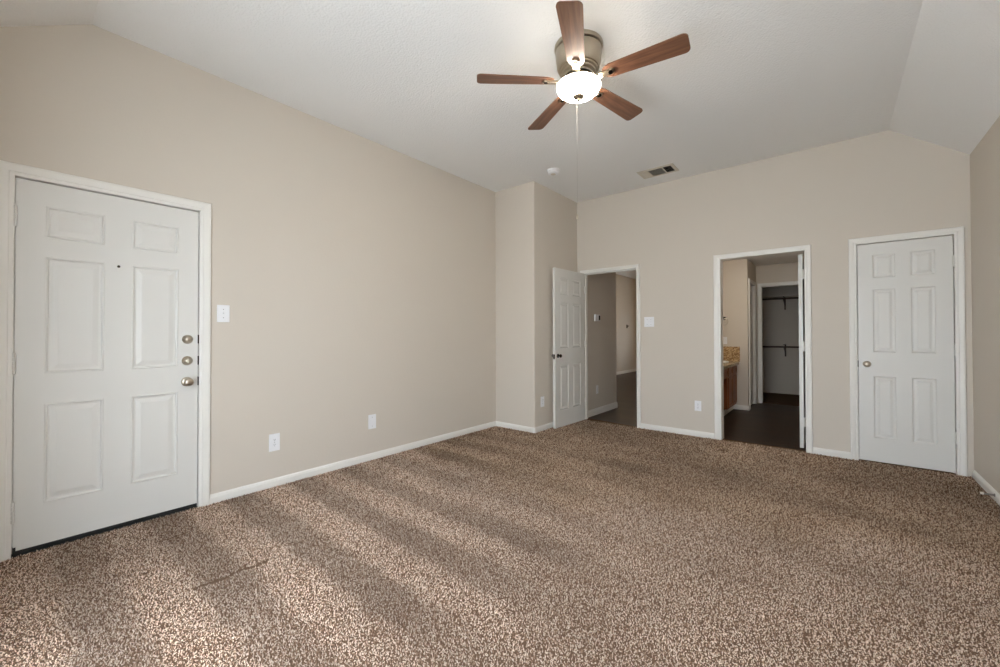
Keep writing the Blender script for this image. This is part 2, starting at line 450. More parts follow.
baseboard('baseboard_back_right', [(D4[0]-0.062, YB), (D3[1]+0.056, YB)], 'short white baseboard between the right doorway and closed door')
baseboard('baseboard_right', [(XR, YN+0.0), (XR, YB-0.02)], 'white baseboard along the right wall under the door stop')
baseboard('baseboard_near', [(XL, YN), (XR-BT, YN)], 'white baseboard along the wall behind the camera')

# ------------------------------------------------------------------ doors, casings
LWALL = PI/2       # local x -> world +y, local -y -> world +x
def casing(name, loc, rotz, u0, u1, top, w, label, wl=None, wr=None, wt=None, jamb=T, stop=None, jt=0.015, wm=None):
    prof = [(0, 0), (0, .009), (.005, .012), (.018, .0125), (.022, .016), (.75*w, .019), (w-.004, .018), (w, .012), (w, 0)]
    wl = wl or w; wr = wr or w; wt = wt or w
    bm = NB(); R = []
    R.append([(u0-d*wl/w, -n, 0) for d, n in prof]); R.append([(u0-d*wl/w, -n, top+d*wt/w) for d, n in prof])
    R.append([(u1+d*wr/w, -n, top+d*wt/w) for d, n in prof]); R.append([(u1+d*wr/w, -n, 0) for d, n in prof])
    sweep(bm, R)
    # jamb lining, flush with the wall on both sides
    box(bm, u0-jt, u0, 0, jamb, 0, top+jt); box(bm, u1, u1+jt, 0, jamb, 0, top+jt); box(bm, u0, u1, 0, jamb, top, top+jt)
    if stop:
        s0, s1 = stop
        box(bm, u0, u0+0.012, s0, s1, 0, top); box(bm, u1-0.012, u1, s0, s1, 0, top); box(bm, u0+0.012, u1-0.012, s0, s1, top-0.012, top)
    o = struct(name, bm, wm or M_TRIM, label, 'door frame')
    o.location = loc; o.rotation_euler = (0, 0, rotz)
    return o

RAISED = [(0, 0), (.005, -.0035), (.011, -.0015), (.014, .0065), (.024, .0075), (.050, .0012), (.052, .0012)]
HOLLOW = [(0, 0), (.004, .0035), (.009, .0065), (.016, .0075), (.024, .0065), (.040, .0008), (.042, .0008)]
def panel_face(bm, w, h, cols, rows, y, sgn, prof):
    """one face of a panelled door; sgn: direction of 'into the slab' along y"""
    xs = [0] + [v for c in cols for v in c] + [w]; zs = [0] + [v for r in rows for v in r] + [h]
    for i in range(len(xs)-1):
        for j in range(len(zs)-1):
            x0, x1, z0, z1 = xs[i], xs[i+1], zs[j], zs[j+1]
            if i % 2 == 1 and j % 2 == 1:
                prev = None
                for d, n in prof:
                    ring = [bm.verts.new((a, y+sgn*n, b)) for a, b in ((x0+d, z0+d), (x1-d, z0+d), (x1-d, z1-d), (x0+d, z1-d))]
                    if prev:
                        for k in range(4): bm.faces.new((prev[k], prev[(k+1) % 4], ring[(k+1) % 4], ring[k]))
                    prev = ring
                bm.faces.new(prev)
            else:
                quad(bm, [(x0, y, z0), (x1, y, z0), (x1, y, z1), (x0, y, z1)])

def door_slab(w, h, t, cols, rows, prof):
    bm = NB()
    panel_face(bm, w, h, cols, rows, 0, 1, prof); panel_face(bm, w, h, cols, rows, t, -1, prof)
    xs = [0] + [v for c in cols for v in c] + [w]; zs = [0] + [v for r in rows for v in r] + [h]
    for a, b in zip(xs, xs[1:]):
        for z in (0, h): quad(bm, [(a, 0, z), (b, 0, z), (b, t, z), (a, t, z)])
    for a, b in zip(zs, zs[1:]):
        for x in (0, w): quad(bm, [(x, 0, a), (x, 0, b), (x, t, b), (x, t, a)])
    return bm

KNOB = [(0, .062), (.012, .0615), (.021, .058), (.0265, .051), (.0275, .044), (.025, .037), (.017, .030), (.011, .024), (.0105, .010), (.024, .008), (.031, .004), (.032, 0), (0, 0)]
BOLT = [(0, .026), (.012, .0255), (.017, .022), (.019, .016), (.026, .010), (.0305, .004), (.031, 0), (0, 0)]
def knob(name, parent, x, z, m, y=0.0, side=-1, prof=KNOB, scale=1.0, label=None):
    bm = NB(); R = Matrix.Rotation(PI/2 if side < 0 else -PI/2, 4, 'X')
    lathe(bm, [(r*scale, zz*scale) for r, zz in prof], Matrix.Translation((x, y, z)) @ R, 28)
    o = obj(name, bm, m, parent, smooth=True, angle=50)
    if label: o['label'] = label
    return o
def hinge(parent, x, y, z, h=0.105, r=0.0075, m=None, leaf=None):
    bm = NB(); g = 0.0015
    for k in range(5):
        a = z-h/2+h*k/5; lathe(bm, [(0, a+g/2), (r, a+g/2), (r, a+h/5-g/2), (0, a+h/5-g/2)], Matrix.Translation((x, y, 0)), 12)
    lathe(bm, [(0, z+h/2), (r*.7, z+h/2), (r*.5, z+h/2+.006), (0, z+h/2+.007)], Matrix.Translation((x, y, 0)), 12)
    if leaf: box(bm, *leaf, z-h/2, z+h/2)
    return obj('hinge', bm, m or M_HINGE, parent, smooth=True, angle=40)

# --- entry door (closed, left wall) : local x = world y - D1[0]
casing('trim_1', (XL, 0, 0), LWALL, D1[0]-0.003, D1[1]+0.003, D1[2]+0.003, 0.066, 'wide white frame around the six panel entry door', stop=(0.0515, T))
d1 = root('door_1', (XL, D1[0], 0), LWALL, 'large white six panel entry door with three stacked nickel locks', 'door', kind='structure')
w1 = D1[1]-D1[0]
bm = door_slab(w1-0.003, D1[2]-0.030-0.004, 0.044,
               [(0.108, 0.348), (0.470, 0.706)], [(0.225, 0.778), (0.945, 1.600), (1.705, 1.885)], RAISED)
o = obj('door_panel', bm, M_DOOR, d1); o.location = (0.0015, 0.006, 0.030)
bm = NB(); box(bm, 0.002, w1-0.002, 0.004, 0.054, 0.003, 0.029, 0.004)
box(bm, -0.0, 0.012, 0.0, 0.03, 0.003, 0.05)
obj('door_sweep', bm, M_SWEEP, d1)['label'] = 'black rubber sweep under the entry door'
bm = NB(); box(bm, -0.018, w1+0.018, 0.001, T, -0.05, 0.0025); obj('threshold', bm, M_SWEEP, d1)
knob('deadbolt', d1, 0.758, 1.160, M_NICKEL, y=0.006, prof=BOLT, label='upper round nickel deadbolt')
dd = knob('deadbolt', d1, 0.757, 1.014, M_NICKEL, y=0.006, prof=BOLT, label='lower nickel deadbolt with thumb turn')
bm = NB(); box(bm, 0.757-0.005, 0.757+0.005, -0.036, -0.018, 1.014-0.016, 1.014+0.016, 0.003); obj('thumb_turn', bm, M_NICKEL, dd)
knob('door_knob', d1, 0.756, 0.872, M_NICKEL, y=0.006)
for z in (1.160, 1.014, 0.872):
    bm = NB(); box(bm, w1-0.0035, w1+0.0025, -0.004, 0.03, z-0.030, z+0.030, 0.001); obj('strike_plate', bm, M_BRONZE, d1)
bm = NB(); lathe(bm, [(0, .004), (.004, .004), (.0065, .003), (.008, 0), (0, 0)], Matrix.Translation((0.411, 0.006, 1.613)) @ OUT, 16); obj('peephole', bm, M_BRONZE, d1, smooth=True)
for z in (1.832, 1.038, 0.240): hinge(d1, -0.001, -0.006, z, 0.112, 0.008)

# --- open door by the wall corner : hinged at left jamb, swings into the room
casing('trim_2', (0, YB, 0), 0, D2[0], D2[1], D2[2], 0.048, 'white frame of the open doorway to the dim hall', stop=(0.045, 0.075))
HX, HY = -2.676, YB-0.004
ang = -PI/2 - math.radians(2.2)
d2 = root('door_2', (HX, HY, 0), ang, 'white six panel door swung open against the wall corner', 'door', kind='structure')
W2 = 0.718
def six(w, h, stile, mull):
    pw = (w-2*stile-mull)/2
    return [(stile, stile+pw), (stile+pw+mull, w-stile)]
ROWS = [(0.215, 0.785), (1.005, 1.585), (1.690, 1.905)]
bm = door_slab(W2, 2.022, 0.035, six(W2, 2.0, 0.105, 0.105), ROWS, HOLLOW)
# local x runs along the leaf towards its free edge, local +y faces the visible side (world +x)
o = obj('door_panel', bm, M_DOOR, d2); o.location = (0.004, -0.035, 0.006)
knob('door_knob', d2, W2-0.058, 0.915, M_BRONZE, y=0.0, side=1, scale=0.85)
knob('door_knob', d2, W2-0.058, 0.915, M_BRONZE, y=-0.035, side=-1, scale=0.85)
bm = NB(); box(bm, W2+0.0035, W2+0.0055, -0.029, -0.006, 0.875, 0.935); obj('latch_plate', bm, M_BRONZE, d2)
for z in (1.80, 1.05, 0.25): hinge(d2, -0.001, 0.006, z, 0.09, 0.0065)

# --- bathroom doorway and its leaf, swung back into the bathroom
casing('trim_3', (0, YB, 0), 0, D3[0], D3[1], D3[2], 0.064, 'white frame of the open doorway to the bathroom', wl=0.07, wr=0.054, wt=0.052)
d3 = root('door_3', (D3[1]-0.015, YB+T+0.003, 0), PI/2, 'white bathroom door swung fully open seen edge on', 'door', kind='structure')
W3 = 0.735
bm = door_slab(W3, 2.0, 0.035, six(W3, 2.0, 0.108, 0.108), ROWS, HOLLOW)
o = obj('door_panel', bm, M_DOOR, d3); o.location = (0.004, 0.006, 0.012)
for z in (1.80, 1.06, 0.28):
    hinge(d3, -0.001, -0.001, z, 0.10, 0.0065, leaf=(-0.001, 0.004, -0.011, 0.036))

# --- closed door at the right
casing('trim_4', (0, YB, 0), 0, D4[0]-0.003, D4[1]+0.003, D4[2]+0.003, 0.058, 'white frame around the closed six panel door at right', stop=(0.05, T))
d4 = root('door_4', (D4[0], YB, 0), 0, 'closed narrow white six panel door beside the right wall', 'door', kind='structure')
W4 = D4[1]-D4[0]-0.006
bm = door_slab(W4, D4[2]-0.016, 0.035, six(W4, 2.0, 0.104, 0.100), ROWS, HOLLOW)
o = obj('door_panel', bm, M_DOOR, d4); o.location = (0.003, 0.004, 0.013)
knob('door_knob', d4, 0.062, 0.907, M_NICKEL, y=0.004, scale=0.92)
bm = NB(); box(bm, -0.0035, 0.0025, -0.003, 0.03, 0.877, 0.937, 0.001); obj('strike_plate', bm, M_BRONZE, d4)
for z in (1.80, 1.047, 0.305): hinge(d4, D4[1]-D4[0]+0.0005, -0.005, z, 0.095, 0.0065)

# ------------------------------------------------------------------ wall plates
def plate(name, loc, rotz, w, h, label, cat, group=None):
    r = root(name, loc, rotz, label, cat, group)
    bm = NB(); box(bm, -w/2, w/2, -0.006, 0.0, -h/2, h/2, 0.003, 3)
    obj('cover_plate', bm, M_PLATE, r)
    return r
def screw(r, x, z, y=-0.006):
    bm = NB(); lathe(bm, [(0, .0015), (.0025, .0012), (.0033, 0), (0, 0)], Matrix.Translation((x, y, z)) @ OUT, 12); obj('screw', bm, M_STEEL, r)
def toggle(r, x):
    bm = NB(); box(bm, x-0.005, x+0.005, -0.0075, -0.005, -0.012, 0.012)
    v = bm.verts.new; 
    a = [v((x+sx*.0038, -.007, z)) for sx in (-1, 1) for z in (-.004, .006)]; b = [v((x+sx*.003, -.018, z)) for sx in (-1, 1) for z in (.006, .011)]
    for f in ((0,1,3,2),): bm.faces.new([b[i] for i in f])
    for p, q in ((0,1),(1,3),(3,2),(2,0)): bm.faces.new((a[p], a[q], b[q], b[p]))
    obj('toggle', bm, M_PLATE, r)
def outlet(loc, rotz, label, w=0.073, h=0.118):
    r = plate('wall_outlet', loc, rotz, w, h, label, 'outlet')
    for z in (-0.020, 0.020):
        bm = NB(); n = 20
        pts = []
        for k in range(n):
            a = 2*PI*k/n; pts.append((0.0165*math.cos(a), max(-.0125, min(.0125, 0.0165*math.sin(a)))))
        A = [bm.verts.new((x, -.0055, z+zz)) for x, zz in pts]; B = [bm.verts.new((x*.95, -.0085, z+zz*.95)) for x, zz in pts]
        bm.faces.new(B)
        for k in range(n): bm.faces.new((A[k], A[(k+1) % n], B[(k+1) % n], B[k]))
        rc_ = obj('receptacle', bm, M_PLATE, r)
        bm = NB()
        for x, hh in ((-.0055, .0075), (.0055, .006)): box(bm, x-.0011, x+.0011, -.0092, -.0083, z+.001-hh/2+.002, z+.001+hh/2+.002)
        lathe(bm, [(0, .0009), (.0022, .0009), (.0022, 0), (0, 0)], Matrix.Translation((0, -.0083, z-.0065)) @ OUT, 10)
        obj('slot', bm, M_DARK, rc_)
    screw(r, 0, 0)
    return r
r = plate('light_switch', (XL, 0.985, 1.343), LWALL, 0.078, 0.124, 'white single toggle light switch beside the entry door', 'light switch')
toggle(r, 0); screw(r, 0, .03); screw(r, 0, -.03)
r = plate('light_switch', (-1.785, YB, 1.340), 0, 0.122, 0.124, 'white double toggle light switch right of the hall doorway', 'light switch')
for x in (-.023, .023): toggle(r, x); screw(r, x, .03); screw(r, x, -.03)
outlet((XL, 1.334, 0.346), LWALL, 'white outlet low on the left wall nearest the entry door', 0.080, 0.135)
r = plate('blank_wall_plate', (XL, 2.206, 0.362), LWALL, 0.082, 0.135, 'blank white cover plate midway along the left wall', 'wall plate')
screw(r, 0, .042); screw(r, 0, -.042)
outlet((XS, 4.202, 0.357), LWALL, 'white outlet on the wall corner left of the open door', 0.078, 0.128)
outlet((-1.228, YB, 0.357), 0, 'white outlet low on back wall between the two doorways')

# ------------------------------------------------------------------ ceiling fan
FX, FY = -1.260, 2.326
fan = root('ceiling_fan', (FX, FY, CZ), 0, 'flush mount brushed nickel ceiling fan with five walnut blades and lit globe', 'ceiling fan')
bm = NB()
lathe(bm, [(0, 0), (.153, 0), (.154, -.012), (.150, -.022), (.143, -.026), (0, -.026)], n=48)
obj('canopy_ring', bm, M_BRUSH, fan, smooth=True, angle=35)
bm = NB(); lathe(bm, [(0, -.026), (.140, -.026), (.140, -.034), (0, -.034)], n=48); obj('dark_groove', bm, M_BRONZE, fan, smooth=True, angle=35)
bm = NB(); lathe(bm, [(0, -.034), (.146, -.034), (.147, -.042), (.142, -.090), (.136, -.135), (.128, -.150), (.120, -.153), (.119, -.162), (.108, -.168), (.107, -.178), (.092, -.186), (.090, -.196), (0, -.198)], n=48)
obj('motor_housing', bm, M_BRUSH, fan, smooth=True, angle=35)
bm = NB(); lathe(bm, [(0, -.196), (.085, -.196), (.088, -.202), (.088, -.216), (.080, -.222), (0, -.222)], n=40)
obj('flywheel', bm, M_BRUSH, fan, smooth=True, angle=35)
BZ = 2.816 - CZ
for k in range(5):
    a = 0.113 + k*2*PI/5; pit = math.radians(-11)
    Rm = Matrix.Rotation(a, 4, 'Z') @ Matrix.Translation((0, 0, BZ)) @ Matrix.Rotation(pit, 4, 'X')
    # outline of the blade, local x outwards
    up_ = []
    def arc(cx, cy, r, a0, a1, n=6): return [(cx+r*math.cos(a0+(a1-a0)*i/n), cy+r*math.sin(a0+(a1-a0)*i/n)) for i in range(n+1)]
    half0, half1, R0, R1 = 0.052, 0.068, 0.190, 0.654
    out = []
    out += [(R0-0.028, -0.022), (R0-0.012, -0.040)] + arc(R0+0.02, -half0+0.012, 0.012, PI*1.25, PI*1.5, 3)
    out += arc(R1-0.030, -half1+0.030, 0.030, -PI/2, -0.12) + arc(R1-0.030, half1-0.030, 0.030, 0.12, PI/2)
    out += arc(R0+0.02, half0-0.012, 0.012, PI*0.5, PI*0.75, 3) + [(R0-0.012, 0.040), (R0-0.028, 0.022)]
    bm = NB(); prism(bm, out, -0.003, 0.003)
    bl = obj('blade', bm, M_BLADE, fan); bl.matrix_local = Rm
    bm = NB()
    # blade iron: a tapering arm under the blade with a rounded end
    poly = [(0.060, -0.022), (0.135, -0.019), (0.175, -0.021)] + arc(0.210, 0, 0.025, -PI*0.62, PI*0.62, 10) + [(0.175, 0.021), (0.135, 0.019), (0.060, 0.022)]
    prism(bm, poly, -0.014, -0.004)
    bmesh.ops.bevel(bm, geom=[e for e in bm.edges if abs(e.verts[0].co.z+0.014) < 1e-4 and abs(e.verts[1].co.z+0.014) < 1e-4], offset=0.004, segments=2, affect='EDGES')
    ar = obj('blade_arm', bm, M_BRUSH, fan, smooth=True, angle=50); ar.matrix_local = Rm
    bm = NB(); lathe(bm, [(0, -.0165), (.014, -.016), (.017, -.012), (.017, -.006), (0, -.006)], Matrix.Translation((.209, 0, 0)), 18)
    bo = obj('arm_cap', bm, M_BRONZE, ar, smooth=True)
bm = NB(); lathe(bm, [(0, -.222), (.060, -.222), (.062, -.229), (.098, -.232), (.132, -.234), (.137, -.239), (.134, -.244), (0, -.244)], n=40)
obj('light_fitter', bm, M_BRUSH, fan, smooth=True, angle=35)
bm = NB(); lathe(bm, [(.128, -.240), (.138, -.245), (.139, -.252), (.136, -.264), (.127, -.279), (.110, -.293), (.086, -.304), (.058, -.310), (.030, -.3125), (0, -.313)], n=48)
obj('glass_globe', bm, M_GLOBE, fan, smooth=True, angle=60)['label'] = 'lit frosted glass globe'
bm = NB(); lathe(bm, [(0, -.308), (.032, -.309), (.036, -.315), (.030, -.322), (.015, -.327), (.011, -.333), (.012, -.339), (.008, -.346), (0, -.349)], n=24)
obj('finial', bm, M_FINIAL, fan, smooth=True, angle=50)
for o in fan.children:
    if o.name.split('.')[0] in ('flywheel', 'light_fitter', 'glass_globe', 'finial'): o.location.z = -0.009
cx_, cy2 = -1.329-FX, 2.43-FY
bm = NB(); tube(bm, [(cx_, cy2, -.236), (cx_, cy2, 1.985-CZ)], 0.0004, 6)
ch = obj('pull_chain', bm, M_CHAIN, fan)
bm = NB(); lathe(bm, [(0, .012), (.003, .010), (.006, -.006), (.007, -.016), (.004, -.022), (0, -.023)], Matrix.Translation((cx_, cy2, 1.985-CZ)), 14)
obj('chain_pendant', bm, M_BRUSH, ch, smooth=True)

# ------------------------------------------------------------------ smoke detector, ceiling register
sd = root('smoke_detector', (-2.440, 3.907, CZ), 0, 'round white smoke detector on the ceiling above the wall corner', 'smoke detector')
bm = NB(); lathe(bm, [(0, 0), (.070, 0), (.070, -.010), (.066, -.014), (0, -.014)], n=36); obj('base', bm, M_PLATE, sd, smooth=True, angle=35)
bm = NB(); lathe(bm, [(0, -.014), (.060, -.014), (.063, -.026), (.058, -.038), (.044, -.044), (.026, -.045), (0, -.045)], n=36); obj('cover', bm, M_PLATE, sd, smooth=True, angle=35)
bm = NB(); lathe(bm, [(.028, -.0445), (.028, -.0475), (.022, -.0490), (0, -.0490)], n=24); obj('test_button', bm, M_VENT, sd, smooth=True, angle=35)

VX0, VX1, VY0, VY1 = -1.742, -1.342, 4.572, 4.822
cv = ((VX0+VX1)/2, (VY0+VY1)/2)
vent = root('ceiling_register', (cv[0], cv[1], CZ), 0, 'rectangular three way air register on the ceiling near the back wall', 'air vent')
hx, hy = (VX1-VX0)/2, (VY1-VY0)/2
bm = NB(); fwd = 0.034
P0 = [(-hx, -hy), (hx, -hy), (hx, hy), (-hx, hy)]
R_ = []
for ins, z in ((0, 0), (0.004, -.006), (fwd-.004, -.009), (fwd, -.006), (fwd, 0)):
    R_.append([bm.verts.new((x-math.copysign(ins, x), y-math.copysign(ins, y), z)) for x, y in P0])
for A, B in zip(R_, R_[1:]):
    for k in range(4): bm.faces.new((A[k], A[(k+1) % 4], B[(k+1) % 4], B[k]))
s1, s2 = -hx+fwd+0.085, hx-fwd-0.092
for s in (s1, s2): box(bm, s-.004, s+.004, -hy+fwd, hy-fwd, -.008, 0)
obj('frame', bm, M_VENT, vent)
bm = NB(); box(bm, -hx+fwd-.002, hx-fwd+.002, -hy+fwd-.002, hy-fwd+.002, -.0016, -.0002); obj('duct_opening', bm, M_DARK, vent)
def slat(bm, c, along, length, tilt, wdt=0.016, zc=-.005):
    t = 0.0008
    dx, dz = wdt/2*math.cos(tilt), wdt/2*math.sin(tilt)
    for (a, b) in ((-1, 1),):
        if along == 'y':
            pts = [(c-dx, zc-dz), (c+dx, zc+dz)]
            v = [bm.verts.new((x, y, z)) for x, z in pts for y in length]
        else:
            pts = [(c-dx, zc-dz), (c+dx, zc+dz)]
            v = [bm.verts.new((x, y, z)) for y, z in pts for x in length]
        f = bm.faces.new((v[0], v[1], v[3], v[2]))
    bmesh.ops.solidify(bm, geom=[f], thickness=t)
yl = (-hy+fwd, hy-fwd)
bm = NB(); n = 6
for k in range(n): slat(bm, -hx+fwd+0.007+k*0.0135, 'y', yl, math.radians(38), 0.0125, -.0062)
obj('left_louvers', bm, M_VENT, vent)
bm = NB(); n = 12
for k in range(n): slat(bm, yl[0]+0.008+k*(yl[1]-yl[0]-0.016)/(n-1), 'x', (s1+.004, s2-.004), math.radians(42), 0.0105, -.0062)
obj('middle_louvers', bm, M_VENT, vent)
bm = NB(); n = 6
for k in range(n): slat(bm, s2+0.011+k*0.0145, 'y', yl, math.radians(-48), 0.0100, -.0062)
obj('right_louvers', bm, M_VENT, vent)

# ------------------------------------------------------------------ spring door stops
def door_stop(loc, rotz, label, length=0.070):
    r = root('door_stop', loc, rotz, label, 'door stop')
    bm = NB(); lathe(bm, [(0, .006), (.008, .006), (.012, .002), (.012, 0), (0, 0)], OUT, 16); obj('base', bm, M_STEEL, r, smooth=True)
    bm = NB(); pts = []; turns = 16; n = 10
    for k in range(turns*n+1):
        a = 2*PI*k/n; q = k/(turns*n); rad = 0.0068-0.0018*q
        pts.append((rad*math.cos(a), -(0.005+q*length), rad*math.sin(a)))
    tube(bm, pts, 0.0013, 5); obj('spring', bm, M_STEEL, r, smooth=True, angle=70)
    bm = NB(); lathe(bm, [(0, length+.016), (.006, length+.0155), (.0085, length+.011), (.0085, length+.002), (.006, length), (0, length)], OUT, 16); obj('rubber_tip', bm, M_RUBBER, r, smooth=True)
    return r
door_stop((XR-BT+0.0005, 4.462, 0.042), -PI/2, 'spring door stop on the right baseboard', 0.052)
door_stop((XS+BT-0.0005, 4.452, 0.035), LWALL, 'spring door stop on the baseboard behind the open door', 0.02)

# ------------------------------------------------------------------ windows behind the camera
def window(name, loc, rotz, w, h, label, nx=2):
    r = root(name, loc, rotz, label, 'window', kind='structure')
    bm = NB(); f = 0.05
    box(bm, 0, f, 0.03, 0.10, 0, h); box(bm, w-f, w, 0.03, 0.10, 0, h); box(bm, f, w-f, 0.03, 0.10, 0, f); box(bm, f, w-f, 0.03, 0.10, h-f, h)
    for k in range(1, nx): box(bm, w*k/nx-.025, w*k/nx+.025, 0.035, 0.095, f, h-f)
    obj('window_frame', bm, M_TRIM, r)
    bm = NB(); box(bm, f, w-f, 0.045, 0.075, h*.5-.02, h*.5+.02); obj('meeting_rail', bm, M_TRIM, r)
    for k in range(nx):
        bm = NB(); x0 = f if k == 0 else w*k/nx+.025; x1 = w-f if k == nx-1 else w*(k+1)/nx-.025
        box(bm, x0, x1, 0.058, 0.061, f, h-f); obj('pane', bm, M_GLASS, r)
    bm = NB(); box(bm, -0.04, w+0.04, -0.045, 0.03, -0.022, -0.0005, 0.004); obj('window_sill', bm, M_TRIM, r)
    return r
window('window_1', (NW[1], YN, NW[2]), PI, NW[1]-NW[0], NW[3]-NW[2], 'wide white framed window in the wall behind the camera', 3)

# ------------------------------------------------------------------ hall and the far room seen through the left doorway
HXW, HYE, FARX, FARY, HZ = -2.745, 6.30, -4.93, 12.86, 2.945
bm = NB(); prism(bm, [(HXW-T, YB+T), (HXW, YB+T), (HXW, HYE), (FARX-T, HYE), (FARX-T, HYE-T), (HXW-T, HYE-T)], -0.06, HZ)
struct('wall_hall_left', bm, M_WALL, 'shaded beige hall wall carrying the thermostat', 'wall')
bm = NB(); box(bm, FARX-T, FARX, HYE, FARY, -0.06, HZ)
struct('wall_hall_far', bm, M_WALL, 'pale distant wall at the end of the hall', 'wall')
bm = NB(); wall_with_openings(bm, FARX-T, -1.80, [FW], lambda a, b, c, d: box(bm, a, b, FARY, FARY+T, c, d), top=HZ, z0=-0.06)
struct('wall_far_end', bm, M_WALL, 'end wall of the far room with a window', 'wall')
bm = NB(); box(bm, -1.92, -1.80, YB+T, FARY, -0.06, HZ)
struct('wall_hall_right', bm, M_WALL, 'beige partition wall between the hall and the bathroom', 'wall')
bm = NB(); box(bm, FARX-T, -1.80, YB+T, FARY+T, HZ, HZ+0.1)
struct('ceiling_hall', bm, M_CEIL, 'off-white ceiling over the hall and far room', 'ceiling')
baseboard('baseboard_hall', [(FARX, HYE), (HXW, HYE), (HXW, YB+T)], 'white baseboard along the shaded hall wall', z=-0.006, h=1.45)
baseboard('baseboard_far', [(FARX, FARY), (FARX, HYE+0.02)], 'white baseboard under the pale distant wall', z=-0.006, h=1.3)
window('window_2', (FW[0], FARY, FW[2]), 0, FW[1]-FW[0], FW[3]-FW[2], 'white framed window at the far end of the hall room', 2)
# thermostat
th = root('thermostat', (HXW, 5.60, 1.432), LWALL, 'small white thermostat with dark screen on the hall wall', 'thermostat')
bm = NB(); box(bm, -.080, .080, -.022, 0, -.050, .050, .005, 3); obj('body', bm, M_PLATE, th)
bm = NB(); box(bm, .022, .070, -.0235, -.021, -.036, .036); obj('screen', bm, M_DARK, th)
outlet((HXW, 5.60, 0.362), LWALL, 'white outlet low on the hall wall beneath the thermostat', 0.073, 0.125)
hk = root('wall_hook', (FARX, 12.10, 1.42), LWALL, 'tiny dark hook on the pale distant wall', 'hook')
bm = NB(); box(bm, -.035, .035, -.012, 0, -.055, .055, .006); obj('back_plate', bm, M_BRONZE, hk)
bm = NB(); tube(bm, [(0, -.010, .01), (0, -.045, 0), (0, -.06, .012), (0, -.06, .03)], .008, 8); obj('peg', bm, M_BRONZE, hk, smooth=True)
hl = root('hall_ceiling_lamp', (-3.6, 9.6, HZ), 0, 'warm flush ceiling lamp in the far room', 'lamp')
bm = NB(); lathe(bm, [(0, 0), (.17, 0), (.17, -.02), (0, -.02)], n=28); obj('base', bm, M_BRUSH, hl, smooth=True, angle=35)
bm = NB(); lathe(bm, [(.16, -.02), (.15, -.05), (.11, -.08), (.05, -.095), (0, -.097)], n=28); obj('lamp_shade', bm, M_FARLAMP, hl, smooth=True)

# ------------------------------------------------------------------ bathroom seen through the middle doorway
BXL, BXR, BYE, BZ_, BYF = -1.80, 0.0, 7.36, 2.364, 8.25
bm = NB(); box(bm, BXL, -1.05, BYE, BYE+0.10, -0.06, BZ_)
box(bm, -1.15, -1.05, BYE+0.10, 7.50, -0.06, BZ_); box(bm, -1.15, -1.05, 7.50, 8.10, 2.02, BZ_); box(bm, -1.15, -1.05, 8.10, BYF, -0.06, BZ_)
struct('wall_bath_end', bm, M_WALL, 'beige bathroom wall at the end of the vanity', 'wall')
CO = (-0.965, -0.31, 1.995)
bm = NB(); wall_with_openings(bm, -1.15, BXR, [(CO[0]-.015, CO[1]+.015, -0.06, CO[2]+.015)], lambda a, b, c, d: box(bm, a, b, BYF, BYF+0.08, c, d), top=BZ_, z0=-0.06)
struct('wall_bath_far', bm, M_WALL, 'beige bathroom wall with the open closet doorway', 'wall')
bm = NB(); box(bm, -0.232, -0.05, YB+T, BYF, -0.06, BZ_)
struct('wall_bath_right', bm, M_WALL, 'beige bathroom wall behind the open bathroom door', 'wall')
bm = NB(); box(bm, -1.80, 0.95, YB+T, 9.95, BZ_, BZ_+0.1)
struct('ceiling_bath', bm, M_CEIL, 'plain ceiling over the bathroom and its closet', 'ceiling')
bm = NB(); box(bm, -0.05, 0.95, 5.9, 6.0, -0.06, BZ_); box(bm, 0.89, 0.95, YB+T, 5.9, -0.06, BZ_)
struct('wall_side_closet', bm, M_WALL, 'inner walls of the closet behind the closed door', 'wall')
casing('trim_5', (0, BYF, 0), 0, CO[0], CO[1], CO[2], 0.062, 'white frame of the walk-in closet doorway', jamb=0.08)
# side doorway in the plane x = -1.05 (faces +x), closed
casing('trim_6', (-1.05, 0, 0), LWALL, 7.515, 8.085, 2.005, 0.062, 'white frame of the side door next to the vanity', jamb=0.10)
d5 = root('door_5', (-1.05, 7.515, 0), LWALL, 'narrow white side door between the vanity wall and the walk-in closet', 'door', kind='structure')
bm = door_slab(0.566, 1.99, 0.035, six(0.566, 1.99, 0.1, 0.09), ROWS, HOLLOW); o = obj('door_panel', bm, M_DOOR, d5); o.location = (0.002, 0.03, 0.008)
baseboard('baseboard_bath', [(-1.05, 7.452), (-1.05, BYE), (-1.255, BYE)], 'short white baseboard beside the vanity', z=-0.006, h=1.1)
# vanity
VF, VY_0, VY_1 = -1.200, 5.75, BYE
van = root('vanity_cabinet', (VF, VY_1, 0), 0, 'reddish brown wooden bathroom vanity with an open knee space', 'cabinet')
def lb(bm, x0, x1, y0, y1, z0, z1, bev=0): box(bm, x0-VF, x1-VF, y0-VY_1, y1-VY_1, z0, z1, bev)
bm = NB()
lb(bm, -1.79, VF-.02, 6.66, VY_1-.001, 0.085, 0.70)          # cupboard by the end wall
lb(bm, -1.79, VF-.02, 5.95, 6.66, 0.54, 0.70)                # apron over the knee space
lb(bm, -1.79, VF-.02, VY_0, 5.95, -0.006, 0.70)
lb(bm, VF-.02, VF-.012, 6.66, VY_1-.001, 0.085, 0.70)
obj('carcass', bm, M_CAB, van)
bm = NB(); lb(bm, -1.79, -1.262, 6.66, VY_1-.001, -0.006, 0.085); obj('plinth', bm, M_DARK, van)
bm = NB(); lb(bm, -1.262, -1.250, 6.40, VY_1-.02, -0.006, 0.066, .002); obj('toe_board', bm, M_TRIM, van)
